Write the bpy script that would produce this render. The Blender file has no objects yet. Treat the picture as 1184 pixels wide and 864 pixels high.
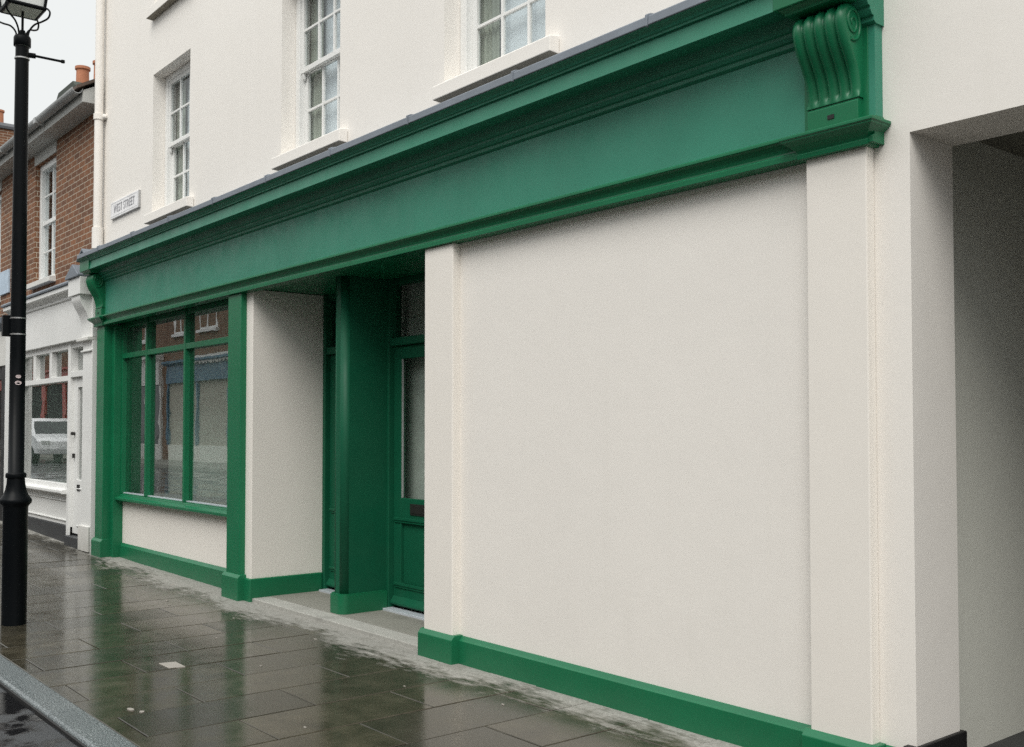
import bpy, bmesh, math, random
from mathutils import Vector, Matrix, Euler
random.seed(7)
sc = bpy.context.scene
col = sc.collection
R = math.radians
CAM_D, CAM_H = 4.118, 1.55

# ------------------------------------------------------------------ helpers
def gz(x):
    """the street climbs gently to the left"""
    d = -x - 8.5
    if d <= 0: return 0.0
    if d <= 8: return 0.0017 * d * d
    z8 = 0.0017 * 64
    return z8 + 0.02 * min(d - 8, 14)

class MB:
    def __init__(s):
        s.bm = bmesh.new()
    def face(s, pts):
        vs = [s.bm.verts.new(p) for p in pts]
        return s.bm.faces.new(vs)
    def box(s, x0, x1, y0, y1, z0, z1):
        x0, x1 = min(x0, x1), max(x0, x1); y0, y1 = min(y0, y1), max(y0, y1); z0, z1 = min(z0, z1), max(z0, z1)
        v = [s.bm.verts.new(p) for p in ((x0,y0,z0),(x1,y0,z0),(x1,y1,z0),(x0,y1,z0),(x0,y0,z1),(x1,y0,z1),(x1,y1,z1),(x0,y1,z1))]
        for f in ((0,3,2,1),(4,5,6,7),(0,1,5,4),(1,2,6,5),(2,3,7,6),(3,0,4,7)):
            s.bm.faces.new([v[i] for i in f])
        return s
    def prism(s, prof, axis, a, b):
        """closed profile swept along an axis: 'x' -> (y,z), 'y' -> (x,z), 'z' -> (x,y)"""
        def P(p, t):
            if axis == 'x': return (t, p[0], p[1])
            if axis == 'y': return (p[0], t, p[1])
            return (p[0], p[1], t)
        n = len(prof)
        A = [s.bm.verts.new(P(p, a)) for p in prof]; B = [s.bm.verts.new(P(p, b)) for p in prof]
        for i in range(n):
            j = (i + 1) % n
            s.bm.faces.new([A[i], A[j], B[j], B[i]])
        s.bm.faces.new(list(reversed(A))); s.bm.faces.new(B)
        return s
    def tube(s, pts, r, seg=10, caps=True):
        pts = [Vector(p) for p in pts]
        rs = r if isinstance(r, (list, tuple)) else [r] * len(pts)
        rings = []; up = None
        for i, p in enumerate(pts):
            d = (pts[min(i + 1, len(pts) - 1)] - pts[max(i - 1, 0)]).normalized()
            if up is None:
                up = Vector((0,0,1)) if abs(d.z) < .9 else Vector((1,0,0))
            u = (up - d * up.dot(d)).normalized(); w = d.cross(u); up = u
            rings.append([s.bm.verts.new(p + (u * math.cos(2*math.pi*k/seg) + w * math.sin(2*math.pi*k/seg)) * rs[i]) for k in range(seg)])
        for a, b in zip(rings, rings[1:]):
            for k in range(seg):
                s.bm.faces.new([a[k], a[(k+1) % seg], b[(k+1) % seg], b[k]])
        if caps:
            s.bm.faces.new([s.bm.verts.new(v.co) for v in reversed(rings[0])]); s.bm.faces.new([s.bm.verts.new(v.co) for v in rings[-1]])
        return s
    def lathe(s, prof, cx, cy, seg=28):
        rings = [[s.bm.verts.new((cx + r * math.cos(2*math.pi*k/seg), cy + r * math.sin(2*math.pi*k/seg), z)) for k in range(seg)] for r, z in prof]
        for a, b in zip(rings, rings[1:]):
            for k in range(seg):
                s.bm.faces.new([a[k], a[(k+1) % seg], b[(k+1) % seg], b[k]])
        s.bm.faces.new([s.bm.verts.new(v.co) for v in reversed(rings[0])]); s.bm.faces.new([s.bm.verts.new(v.co) for v in rings[-1]])
        return s
    def frustum(s, cx, cy, z0, h0, z1, h1):
        """square frustum, half sizes h0 -> h1"""
        a = [s.bm.verts.new((cx+sx*h0, cy+sy*h0, z0)) for sx, sy in ((-1,-1),(1,-1),(1,1),(-1,1))]
        b = [s.bm.verts.new((cx+sx*h1, cy+sy*h1, z1)) for sx, sy in ((-1,-1),(1,-1),(1,1),(-1,1))]
        for k in range(4): s.bm.faces.new([a[k], a[(k+1)%4], b[(k+1)%4], b[k]])
        s.bm.faces.new(list(reversed(a))); s.bm.faces.new(b)
        return s
    def build(s, name, mat, parent=None, bevel=0, smooth=False, seg=2):
        bmesh.ops.recalc_face_normals(s.bm, faces=s.bm.faces)
        me = bpy.data.meshes.new(name); s.bm.to_mesh(me); s.bm.free()
        o = bpy.data.objects.new(name, me); col.objects.link(o)
        for m in (mat if isinstance(mat, (list, tuple)) else [mat]): me.materials.append(m)
        if smooth:
            for p in me.polygons: p.use_smooth = True
        if bevel:
            m = o.modifiers.new('bevel', 'BEVEL'); m.width = bevel; m.segments = seg
            m.limit_method = 'ANGLE'; m.angle_limit = R(35)
        if parent: put(o, parent)
        return o

def put(o, parent):
    """parent keeping world placement (meshes are written in world coordinates)"""
    o.parent = parent
    w = Vector((0,0,0)); p = parent
    while p: w += Vector(p.location); p = p.parent
    o.location = Vector(o.location) - w

def tag(o, label=None, cat=None, group=None, kind=None):
    if label: o['label'] = label
    if cat: o['category'] = cat
    if group: o['group'] = group
    if kind: o['kind'] = kind
    return o

def thing(name, label, cat, loc, group=None):
    o = bpy.data.objects.new(name, None); col.objects.link(o); o.location = loc
    o.empty_display_size = .2
    return tag(o, label, cat, group)

def holed(m, x0, x1, z0, z1, y, holes, depth=0.0):
    """wall sheet in the plane y with rectangular openings and their reveals"""
    xs = sorted({x0, x1, *[h[0] for h in holes], *[h[1] for h in holes]})
    zs = sorted({z0, z1, *[h[2] for h in holes], *[h[3] for h in holes]})
    vd = {}
    def V(x, z):
        k = (round(x,4), round(z,4))
        if k not in vd: vd[k] = m.bm.verts.new((x, y, z))
        return vd[k]
    for a, b in zip(xs, xs[1:]):
        for c, d in zip(zs, zs[1:]):
            mx, mz = (a+b)/2, (c+d)/2
            if any(h[0] < mx < h[1] and h[2] < mz < h[3] for h in holes): continue
            m.bm.faces.new([V(a,c), V(b,c), V(b,d), V(a,d)])
    for h in holes:
        dd = h[4] if len(h) > 4 else depth
        if dd <= 0: continue
        a, b, c, d = h[:4]
        m.face([(a,y,c),(a,y+dd,c),(a,y+dd,d),(a,y,d)])
        m.face([(b,y,c),(b,y,d),(b,y+dd,d),(b,y+dd,c)])
        m.face([(a,y,d),(a,y+dd,d),(b,y+dd,d),(b,y,d)])
        m.face([(a,y,c),(b,y,c),(b,y+dd,c),(a,y+dd,c)])

# ------------------------------------------------------------------ materials
def newmat(name):
    m = bpy.data.materials.new(name); m.use_nodes = True
    nt = m.node_tree; b = nt.nodes['Principled BSDF']
    return m, nt, b
def N(nt, t, **k):
    n = nt.nodes.new(t)
    for a, v in k.items():
        if a.startswith('_'): setattr(n, a[1:], v)
        else: n.inputs[a.replace('__', ' ')].default_value = v
    return n
def L(nt, a, b): nt.links.new(a, b)
def objco(nt, scale=(1,1,1)):
    t = nt.nodes.new('ShaderNodeTexCoord'); mp = nt.nodes.new('ShaderNodeMapping')
    g = nt.nodes.new('ShaderNodeNewGeometry')
    mp.inputs['Scale'].default_value = scale
    L(nt, g.outputs['Position'], mp.inputs['Vector'])      # world position: things stand still
    return mp.outputs['Vector']
def noise(nt, co, scale, detail=4, rough=.6):
    n = N(nt, 'ShaderNodeTexNoise', Scale=scale, Detail=detail, Roughness=rough)
    L(nt, co, n.inputs['Vector']); return n.outputs['Fac']
def ramp(nt, fac, stops):
    r = nt.nodes.new('ShaderNodeValToRGB'); e = r.color_ramp.elements
    e[0].position, e[0].color = stops[0][0], (*stops[0][1], 1)
    e[1].position, e[1].color = stops[-1][0], (*stops[-1][1], 1)
    for p, c in stops[1:-1]:
        q = e.new(p); q.color = (*c, 1)
    L(nt, fac, r.inputs['Fac']); return r.outputs['Color']
def mrange(nt, v, a, b, c=0., d=1.):
    n = N(nt, 'ShaderNodeMapRange'); n.clamp = True
    n.inputs['From Min'].default_value = a; n.inputs['From Max'].default_value = b
    n.inputs['To Min'].default_value = c; n.inputs['To Max'].default_value = d
    L(nt, v, n.inputs['Value']); return n.outputs['Result']
def mth(nt, op, a, b=None):
    n = nt.nodes.new('ShaderNodeMath'); n.operation = op
    for i, v in enumerate((a, b)):
        if v is None: continue
        if isinstance(v, (int, float)): n.inputs[i].default_value = v
        else: L(nt, v, n.inputs[i])
    return n.outputs[0]
def mixc(nt, fac, a, b, mode='MIX'):
    n = nt.nodes.new('ShaderNodeMix'); n.data_type = 'RGBA'; n.blend_type = mode
    if isinstance(fac, (int, float)): n.inputs[0].default_value = fac
    else: L(nt, fac, n.inputs[0])
    for i, v in ((6, a), (7, b)):
        if isinstance(v, tuple): n.inputs[i].default_value = (*v, 1)
        else: L(nt, v, n.inputs[i])
    return n.outputs[2]
def bump(nt, b, h, strength, dist=.01):
    n = N(nt, 'ShaderNodeBump', Strength=strength, Distance=dist)
    L(nt, h, n.inputs['Height']); L(nt, n.outputs['Normal'], b.inputs['Normal']); return n

def paint(name, c, rough=.4, var=.12, bscale=35, bst=.15, spec=.5, dirt=None):
    m, nt, b = newmat(name); co = objco(nt)
    n1 = noise(nt, co, 1.3, 5); n2 = noise(nt, co, bscale, 4)
    d = tuple(x * (1 - var) for x in c); l = tuple(min(1, x * (1 + var)) for x in c)
    base = ramp(nt, n1, [(.3, d), (.7, l)])
    if dirt:   # grime creeping up from the pavement
        sp = N(nt, 'ShaderNodeSeparateXYZ'); L(nt, co, sp.inputs[0])
        z = mth(nt, 'ADD', sp.outputs['Z'], mth(nt, 'MULTIPLY', noise(nt, co, 9, 5), -.30))
        base = mixc(nt, mrange(nt, z, -.12, .16, dirt[0], 0), base, dirt[1])
    spk = noise(nt, co, 260, 2, .8)
    base = mixc(nt, mrange(nt, spk, .40, .68, 0, .12), base, tuple(x*.3 for x in c))
    L(nt, base, b.inputs['Base Color'])
    b.inputs['Specular IOR Level'].default_value = spec
    L(nt, mrange(nt, noise(nt, co, 5, 4), .3, .7, rough * .85, rough * 1.2), b.inputs['Roughness'])
    bump(nt, b, n2, bst, .004)
    return m
def flat(name, c, rough=.5, metal=0, spec=.5, var=.11):
    m, nt, b = newmat(name); co = objco(nt)
    base = ramp(nt, noise(nt, co, 6, 4), [(.3, tuple(x*(1-var) for x in c)), (.7, tuple(min(1, x*(1+var)) for x in c))])
    L(nt, base, b.inputs['Base Color'])
    b.inputs['Roughness'].default_value = rough; b.inputs['Metallic'].default_value = metal
    b.inputs['Specular IOR Level'].default_value = spec
    return m
def stucco(name, c, bst=.25, dirt=.35):
    m, nt, b = newmat(name); co = objco(nt)
    big = noise(nt, co, .7, 5); mid = noise(nt, co, 6, 5)
    base = ramp(nt, big, [(.25, tuple(x*.962 for x in c)), (.75, c)])
    base = mixc(nt, mrange(nt, mid, .45, .75, 0, .07), base, tuple(x*.80 for x in c))
    # faint vertical rain streaks
    st = noise(nt, objco(nt, (9, 9, .35)), 1.0, 4)
    base = mixc(nt, mrange(nt, st, .55, .8, 0, .10), base, tuple(x*v for x, v in zip(c, (.78,.77,.72))))
    sp = N(nt, 'ShaderNodeSeparateXYZ'); L(nt, co, sp.inputs[0])
    z = mth(nt, 'ADD', sp.outputs['Z'], mth(nt, 'MULTIPLY', mid, -.5))
    base = mixc(nt, mrange(nt, z, -.2, .5, dirt, 0), base, (.33,.32,.28))
    spk = noise(nt, co, 230, 2, .8)
    base = mixc(nt, mrange(nt, spk, .40, .68, 0, .05), base, tuple(x*.45 for x in c))
    L(nt, base, b.inputs['Base Color'])
    b.inputs['Roughness'].default_value = .62; b.inputs['Specular IOR Level'].default_value = .35
    fine = noise(nt, co, 170, 3); wob = noise(nt, co, 3.5, 3)
    h = mth(nt, 'ADD', mth(nt, 'MULTIPLY', fine, .22), mth(nt, 'MULTIPLY', wob, 1.4))
    bump(nt, b, h, bst, .006)
    return m
def brickmat(name, c1, c2, mortar):
    m, nt, b = newmat(name); g = nt.nodes.new('ShaderNodeNewGeometry')
    sp = N(nt, 'ShaderNodeSeparateXYZ'); L(nt, g.outputs['Position'], sp.inputs[0])
    cb = nt.nodes.new('ShaderNodeCombineXYZ')
    L(nt, mth(nt, 'ADD', sp.outputs['X'], sp.outputs['Y']), cb.inputs[0]); L(nt, sp.outputs['Z'], cb.inputs[1])
    br = N(nt, 'ShaderNodeTexBrick', Scale=1.0, **{'Mortar__Size': .006, 'Brick__Width': .228, 'Row__Height': .0755, 'Bias': 0.0, 'Mortar__Smooth': .2})
    br.inputs['Color1'].default_value = (*c1, 1); br.inputs['Color2'].default_value = (*c2, 1); br.inputs['Mortar'].default_value = (*mortar, 1)
    L(nt, cb.outputs[0], br.inputs['Vector'])
    co = objco(nt)
    c = mixc(nt, mrange(nt, noise(nt, co, 7, 5), .35, .75, 0, .55), br.outputs['Color'], tuple(x*.45 for x in c1))
    c = mixc(nt, br.outputs['Fac'], c, mortar)
    L(nt, c, b.inputs['Base Color']); b.inputs['Roughness'].default_value = .85
    h = mth(nt, 'SUBTRACT', mth(nt, 'MULTIPLY', noise(nt, co, 60, 3), .3), br.outputs['Fac'])
    bump(nt, b, h, .6, .008)
    return m
def glass(name, f0=.08, tint=(.9,.94,.92), wave=.02, rough=0.0):
    m, nt, b = newmat(name); nt.nodes.remove(b)
    out = nt.nodes['Material Output']
    tr = N(nt, 'ShaderNodeBsdfTransparent'); tr.inputs['Color'].default_value = (*tint, 1)
    gl = N(nt, 'ShaderNodeBsdfGlossy', Roughness=rough)
    mx = nt.nodes.new('ShaderNodeMixShader')
    bp = N(nt, 'ShaderNodeBump', Strength=wave, Distance=.02); L(nt, noise(nt, objco(nt), 2.2, 2), bp.inputs['Height'])
    L(nt, bp.outputs[0], gl.inputs['Normal'])
    g = nt.nodes.new('ShaderNodeNewGeometry'); dp = nt.nodes.new('ShaderNodeVectorMath'); dp.operation = 'DOT_PRODUCT'
    L(nt, g.outputs['Normal'], dp.inputs[0]); L(nt, g.outputs['Incoming'], dp.inputs[1])
    c = mth(nt, 'SUBTRACT', 1.0, mth(nt, 'ABSOLUTE', dp.outputs['Value']))
    fr = mth(nt, 'ADD', mth(nt, 'MULTIPLY', mth(nt, 'POWER', c, 5.0), 1 - f0), f0)
    L(nt, fr, mx.inputs[0]); L(nt, tr.outputs[0], mx.inputs[1]); L(nt, gl.outputs[0], mx.inputs[2])
    L(nt, mx.outputs[0], out.inputs[0])
    return m

GREEN_C = (.005, .148, .062)
M = {}
M['green'] = paint('green_gloss_paint', GREEN_C, .36, .10, 14, .05, .42, dirt=(.16, (.05,.085,.06)))
M['greenfascialit'] = paint('green_fascia_skylit', (.034,.232,.152), .45, .10, 14, .05, .45)  # the shopfront green with its pale sky sheen mixed into the colour
M['greencornicelit'] = paint('green_cornice_skylit', (.025,.205,.125), .42, .10, 14, .05, .45)  # lightened too: skylight on the upper mouldings painted into the colour
M['greenshade'] = paint('green_paint_shaded', (.004,.098,.048), .55, .10, 14, .05, .30)  # same green, darkened to stand in for shade inside the entrance
M['wall'] = stucco('cream_render', (.85,.812,.765), .22, .06)
M['wallp'] = stucco('cream_render_smooth', (.85,.806,.750), .12, .06)
M['white'] = paint('white_gloss_paint', (.80,.80,.785), .4, .05, 40, .08, .5, dirt=(.35, (.4,.39,.36)))
M['offwhite'] = paint('old_white_paint', (.70,.69,.66), .45, .08, 40, .1, .4, dirt=(.5, (.3,.29,.26)))
M['sillshade'] = flat('shaded_sill_underside', (.27,.245,.20), .9)  # brown-grey shade painted on the undersides of the sash sills
M['lead'] = flat('weathered_lead', (.20,.225,.26), .55, .25)
M['black'] = paint('black_gloss_paint', (.004,.005,.006), .35, .3, 60, .15, .10)
M['dark'] = flat('near_black', (.012,.012,.012), .7)
M['ceil'] = flat('dull_ceiling', (.26,.25,.21), .9)  # dull grey-brown ceiling colour
M['plinthblack'] = paint('black_plinth_paint', (.010,.010,.010), .5, .3, 60, .15, .4)
M['riser'] = flat('dark_grey_plinth', (.035,.037,.040), .5)
M['brick'] = brickmat('orange_brown_brick', (.26,.110,.050), (.14,.063,.034), (.42,.355,.28))
M['brick2'] = brickmat('brown_brick', (.24,.125,.07), (.17,.095,.056), (.28,.24,.20))
M['terracotta'] = flat('terracotta', (.42,.17,.09), .8)
M['slate'] = flat('roof_slate', (.06,.062,.07), .6)
M['moss'] = flat('mossy_mortar', (.045,.055,.045), .9)
M['tile'] = flat('clay_roof_tile', (.10,.07,.055), .8)
M['greyplastic'] = paint('grey_gutter', (.36,.37,.37), .5, .2, 30, .2, .4)
M['soffit'] = paint('grey_soffit_paint', (.50,.50,.48), .6, .08, 30, .1, .3)
M['glass'] = glass('shop_glass', .40)
M['sashglass'] = glass('sash_glass', .07, (.92,.95,.95), .015)
M['doorglass'] = glass('door_glass', .06, (.8,.84,.82), .01)
M['net'] = flat('blue_white_blind', (.72,.77,.81), .9, var=.02)
M['curtain'] = flat('grey_green_curtain', (.30,.33,.28), .9)
M['blind'] = flat('grey_door_blind', (.60,.63,.59), .9)
M['room'] = flat('room_plaster', (.33,.36,.34), .9)
M['backing'] = flat('pale_glass_backing', (.54,.62,.57), .9)  # kept pale to stand in for haze on the shop glass
M['display'] = flat('display_floor', (.36,.39,.37), .8)
M['greyreveal'] = stucco('grey_passage_render', (.70,.70,.635), .4, .10)
M['kerbstone'] = None
M['lampglass'] = flat('frosted_lamp_glass', (.72,.74,.72), .35)
M['steel'] = flat('steel_strap', (.45,.45,.45), .4, .8)
M['letter'] = flat('sign_letter_black', (.30,.30,.32), .5)
M['signwhite'] = flat('sign_enamel_white', (.84,.83,.84), .45)
M['blue'] = paint('blue_shop_paint', (.035,.13,.21), .4, .1)
M['red'] = paint('red_shop_paint', (.50,.05,.03), .4, .1)
M['carwhite'] = flat('white_car_paint', (.88,.89,.90), .15)
M['carglass'] = flat('dark_car_glass', (.01,.014,.016), .08)
M['rubber'] = flat('tyre_rubber', (.012,.012,.012), .8)
M['alloy'] = flat('alloy_rim', (.4,.4,.42), .35, .8)
M['taillight'] = flat('red_lamp_lens', (.35,.01,.01), .2)
M['brass'] = flat('dark_letter_plate', (.045,.042,.040), .45, .5)
M['alum'] = flat('aluminium_sill', (.62,.66,.72), .4, .3)
M['scrap'] = flat('pale_scrap', (.30,.28,.25), .8)
M['sticker'] = flat('pale_sticker', (.6,.5,.5), .6)
M['bluesign'] = flat('pale_blue_sign', (.45,.55,.66), .5)
M['passfloor'] = flat('passage_asphalt', (.035,.036,.036), .7)

def kerbmat():
    m, nt, b = newmat('wet_granite_kerb'); co = objco(nt)
    sp = noise(nt, co, 140, 2); n = noise(nt, co, 3, 5)
    c = ramp(nt, sp, [(.38, (.03,.038,.041)), (.52, (.11,.13,.135)), (.66, (.30,.33,.335))])
    c = mixc(nt, mrange(nt, n, .4, .7, 0, .5), c, (.05,.06,.062))
    L(nt, c, b.inputs['Base Color'])
    L(nt, mrange(nt, n, .3, .7, .22, .5), b.inputs['Roughness'])
    bump(nt, b, sp, .35, .004); return m
M['kerbstone'] = kerbmat()

def paving():
    m, nt, b = newmat('wet_concrete_flags'); co = objco(nt)
    at = N(nt, 'ShaderNodeAttribute'); at.attribute_name = 'slab'
    sp = N(nt, 'ShaderNodeSeparateXYZ'); L(nt, co, sp.inputs[0])
    X, Yc = sp.outputs['X'], sp.outputs['Y']
    big = noise(nt, co, 1.1, 5, .55); mid = noise(nt, co, 5, 5, .6); fine = noise(nt, co, 90, 4, .65)
    streak = noise(nt, objco(nt, (2.0, 7, 1)), 2.6, 5, .65)
    # dry strip hugging the wall; widest in front of the entrance and the blank wall
    wide = mth(nt, 'ADD', mrange(nt, X, -13.5, -8.5, .05, .27), mrange(nt, X, -5.6, -3.2, 0, -.12))
    wob = mth(nt, 'ADD', mth(nt, 'MULTIPLY', mth(nt, 'SUBTRACT', streak, .5), .75), mth(nt, 'MULTIPLY', mth(nt, 'SUBTRACT', big, .5), .8))
    d = mth(nt, 'ADD', mth(nt, 'ADD', Yc, wide), wob)
    d = mth(nt, 'ADD', d, mth(nt, 'MULTIPLY', mth(nt, 'SUBTRACT', noise(nt, objco(nt, (14, 40, 1)), 1.6, 6, .75), .5), .17))
    dry = mrange(nt, d, -.12, .11)
    damp = mrange(nt, d, -.45, -.02)
    wetc = ramp(nt, mid, [(.3, (.033,.029,.019)), (.72, (.078,.068,.047))])
    wetc = mixc(nt, mrange(nt, at.outputs['Fac'], 0, 1, 0, .8), wetc, (.030,.028,.021))
    wetc = mixc(nt, mrange(nt, fine, .56, .76, 0, .5), wetc, (.13,.125,.11))
    dryc = ramp(nt, noise(nt, co, 38, 5, .7), [(.3, (.20,.195,.175)), (.7, (.36,.35,.325))])
    dryc = mixc(nt, mrange(nt, noise(nt, co, 7, 4), .5, .7, 0, .45), dryc, (.16,.155,.13))
    c = mixc(nt, dry, wetc, dryc)
    L(nt, c, b.inputs['Base Color'])
    rw = mth(nt, 'ADD', mrange(nt, mid, .3, .75, .07, .20), mrange(nt, at.outputs['Fac'], 0, 1, 0, .05))
    rw = mth(nt, 'ADD', rw, mth(nt, 'MULTIPLY', damp, .07))
    rmix = mth(nt, 'ADD', mth(nt, 'MULTIPLY', rw, mth(nt, 'SUBTRACT', 1., dry)), mth(nt, 'MULTIPLY', dry, .75))
    L(nt, rmix, b.inputs['Roughness'])
    b.inputs['IOR'].default_value = 1.38
    h = mth(nt, 'ADD', mth(nt, 'MULTIPLY', fine, .35), mth(nt, 'MULTIPLY', mid, .5))
    n = bump(nt, b, h, .10, .004)
    L(nt, mrange(nt, dry, 0, 1, .11, .6), n.inputs['Strength'])
    return m
M['paving'] = paving()
M['joint'] = flat('paving_joint', (.016,.015,.013), .6)

def roadmat():
    m, nt, b = newmat('wet_asphalt'); co = objco(nt)
    big = noise(nt, co, 2.2, 5, .6); fine = noise(nt, co, 160, 3, .7)
    pud = mrange(nt, big, .46, .54)
    c = ramp(nt, fine, [(.3, (.010,.011,.013)), (.7, (.050,.053,.058))])
    L(nt, mixc(nt, pud, c, (.012,.012,.013)), b.inputs['Base Color'])
    L(nt, mth(nt, 'ADD', mth(nt, 'MULTIPLY', mth(nt, 'SUBTRACT', 1., pud), .34), .05), b.inputs['Roughness'])
    n = bump(nt, b, fine, .5, .006)
    L(nt, mrange(nt, pud, 0, 1, .55, .03), n.inputs['Strength'])
    return m
M['road'] = roadmat()

def concrete(name, c):
    m, nt, b = newmat(name); co = objco(nt)
    f = noise(nt, co, 55, 5, .7); g = noise(nt, co, 3, 5, .6)
    base = ramp(nt, f, [(.28, tuple(x*.72 for x in c)), (.72, tuple(x*1.15 for x in c))])
    base = mixc(nt, mrange(nt, g, .5, .68, 0, .5), base, tuple(x*.55 for x in c))
    L(nt, base, b.inputs['Base Color']); b.inputs['Roughness'].default_value = .8
    bump(nt, b, f, .4, .004); return m
M['entry'] = concrete('entry_concrete', (.24,.235,.205))
M['entrylip'] = concrete('entry_lip_concrete', (.38,.375,.345))

# ------------------------------------------------------------------ ground, road, kerb, pavement
def strip(name, x0, x1, step, prof, mat, zoff=0):
    """ground strip following the street's rise; prof = [(y, z), ...] open line"""
    m = MB(); xs = []
    x = x0
    while x < x1 - 1e-6: xs.append(x); x += step
    xs.append(x1)
    rows = [[m.bm.verts.new((x, y, z + gz(x) + zoff)) for y, z in prof] for x in xs]
    for a, b in zip(rows, rows[1:]):
        for k in range(len(prof) - 1):
            m.bm.faces.new([a[k], b[k], b[k+1], a[k+1]])
    o = m.build(name, mat)
    return tag(o, kind='structure')

g = MB(); g.face([(-400,-400,-.9),(400,-400,-.9),(400,400,-.9),(-400,400,-.9)])
tag(g.build('ground', M['road']), kind='structure')
KY0, KY1 = -2.460, -2.285
strip('road', -120, 60, 1.0, [(-8.5,-.115),(KY0-.9,-.045),(KY0-.03,-.026),(KY0-.001,-.042)], M['road'])
strip('pavement_bed', -120, 60, 1.0, [(KY1,-.010),(.8,-.010),(.8,-.6)], M['joint'])
strip('far_pavement', -120, 60, 1.0, [(-10.6,0.012),(-8.62,.0),(-8.52,-.01),(-8.5,-.13)], M['entry'])

m = MB(); lay = m.bm.loops.layers.float_color.new('slab')
ROW = .4613
for k in range(-14, 84):
    xb = -4.335 - ROW * k; xa = xb - ROW
    if k % 2 == 0: ys = [KY1, -1.715, -.76, .17] if False else [KY1, -2.19, -1.24, -.29, .17]
    else: ys = [KY1, -1.70, -.755, .17]
    for ya, yb in zip(ys, ys[1:]):
        rv = random.random(); j = random.uniform(-.0006, .0006)
        tx, ty = random.uniform(-.0013, .0013), random.uniform(-.0012, .0012)
        gp = .0028
        X0, X1, Y0, Y1 = xa + gp, xb - gp, ya + gp, yb - gp
        if Y1 - Y0 < .02: continue
        def T(x, y, dz=0): return (x, y, gz(x) + j + tx * (x - xa) / ROW * 2 + ty * (y - ya) + dz)
        c = .004
        top = [m.bm.verts.new(T(*p)) for p in ((X0+c,Y0+c),(X1-c,Y0+c),(X1-c,Y1-c),(X0+c,Y1-c))]
        rim = [m.bm.verts.new(T(*p, -.0035)) for p in ((X0,Y0),(X1,Y0),(X1,Y1),(X0,Y1))]
        bot = [m.bm.verts.new(T(*p, -.03)) for p in ((X0,Y0),(X1,Y0),(X1,Y1),(X0,Y1))]
        fs = [m.bm.faces.new(top)]
        for i in range(4):
            q = (i + 1) % 4
            fs.append(m.bm.faces.new([rim[i], rim[q], top[q], top[i]]))
            fs.append(m.bm.faces.new([bot[i], bot[q], rim[q], rim[i]]))
        for f in fs:
            for l in f.loops: l[lay] = (rv, rv, rv, 1)
tag(m.build('pavement', M['paving']), kind='structure')

m = MB(); x = -60.0
while x < 14:
    ln = .915; z0, z1 = gz(x), gz(x + ln)
    a = .003; x0, x1 = x + a, x + ln - a
    pr = [(KY1-.003, .002), (KY0+.02, -.002), (KY0+.006, -.007), (KY0, -.016), (KY0, -.3), (KY1-.003, -.3)]
    A = [m.bm.verts.new((x0, y, z + z0)) for y, z in pr]; B = [m.bm.verts.new((x1, y, z + z1)) for y, z in pr]
    for i in range(len(pr)):
        q = (i + 1) % len(pr); m.bm.faces.new([A[i], A[q], B[q], B[i]])
    m.bm.faces.new(A); m.bm.faces.new(B)
    x += ln
tag(m.build('kerb', M['kerbstone'], bevel=.004), kind='structure')

strip('kerb_face_shade', -60, 14, .915, [(KY0-.010,-.30),(KY0-.010,-.020),(KY0-.0015,-.017)], M['dark'])  # dark strip over the kerb's front face, standing in for shade
# entrance slab
m = MB(); m.box(-8.76, -5.95, .20, .78, -.05, .034)
e = m.build('entrance_floor', M['entry'], bevel=.003); tag(e, kind='structure')
m = MB(); m.box(-8.84, -5.98, .022, .198, -.05, .032)
tag(m.build('entrance_step', M['entrylip'], bevel=.006), kind='structure')
m = MB(); m.face([(-2.62,.02,.004),(.52,.02,.004),(.52,8.2,.004),(-2.62,8.2,.004)])
tag(m.build('passage_floor', M['passfloor']), kind='structure')

# ------------------------------------------------------------------ the green and cream shop building
shop = thing('shop_building', 'cream rendered building with green painted shopfront, long fascia and blank lower wall', 'building', (-7.5, 0, 0))
WY = .03                                    # front plane of the render
W1 = [(-11.36,-10.315), (-8.262,-7.245), (-5.81,-4.745)]
SZ, HZ = 3.93, 5.49
holes = [(a, b, SZ, HZ, .15) for a, b in W1] + [(a, b, 6.22, 7.6, .15) for a, b in W1]
holes += [(-13.1, -5.62, -.05, 2.832), (-2.355, .50, -.05, 2.836, .365)]
m = MB(); holed(m, -13.1, 3.2, -.05, 9.2, WY, holes)
m.face([(-13.1,WY,2.8),(-13.1,9,2.8),(-13.1,9,9.2),(-13.1,WY,9.2)])         # left flank
m.face([(-13.1,WY,9.2),(3.2,WY,9.2),(3.2,9,9.2),(-13.1,9,9.2)])
m.face([(3.2,WY,-.05),(3.2,9,-.05),(3.2,9,9.2),(3.2,WY,9.2)])
m.face([(-13.1,9,-.05),(3.2,9,-.05),(3.2,9,9.2),(-13.1,9,9.2)])
wall = m.build('wall', M['wall'], shop)
# floor slab and partitions inside: keep the light out
m = MB(); m.box(-13.05, 3.15, .45, 8.9, 3.0, 3.25); m.box(-13.05, 3.15, .9, .95, 3.25, 9.1)
m.box(-13.06, -2.62, 1.7, 1.75, -.05, 3.0); m.box(-13.08, -13.0, .26, 1.7, -.05, 3.0)
m.build('inner_partition', M['room'], shop)

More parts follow.
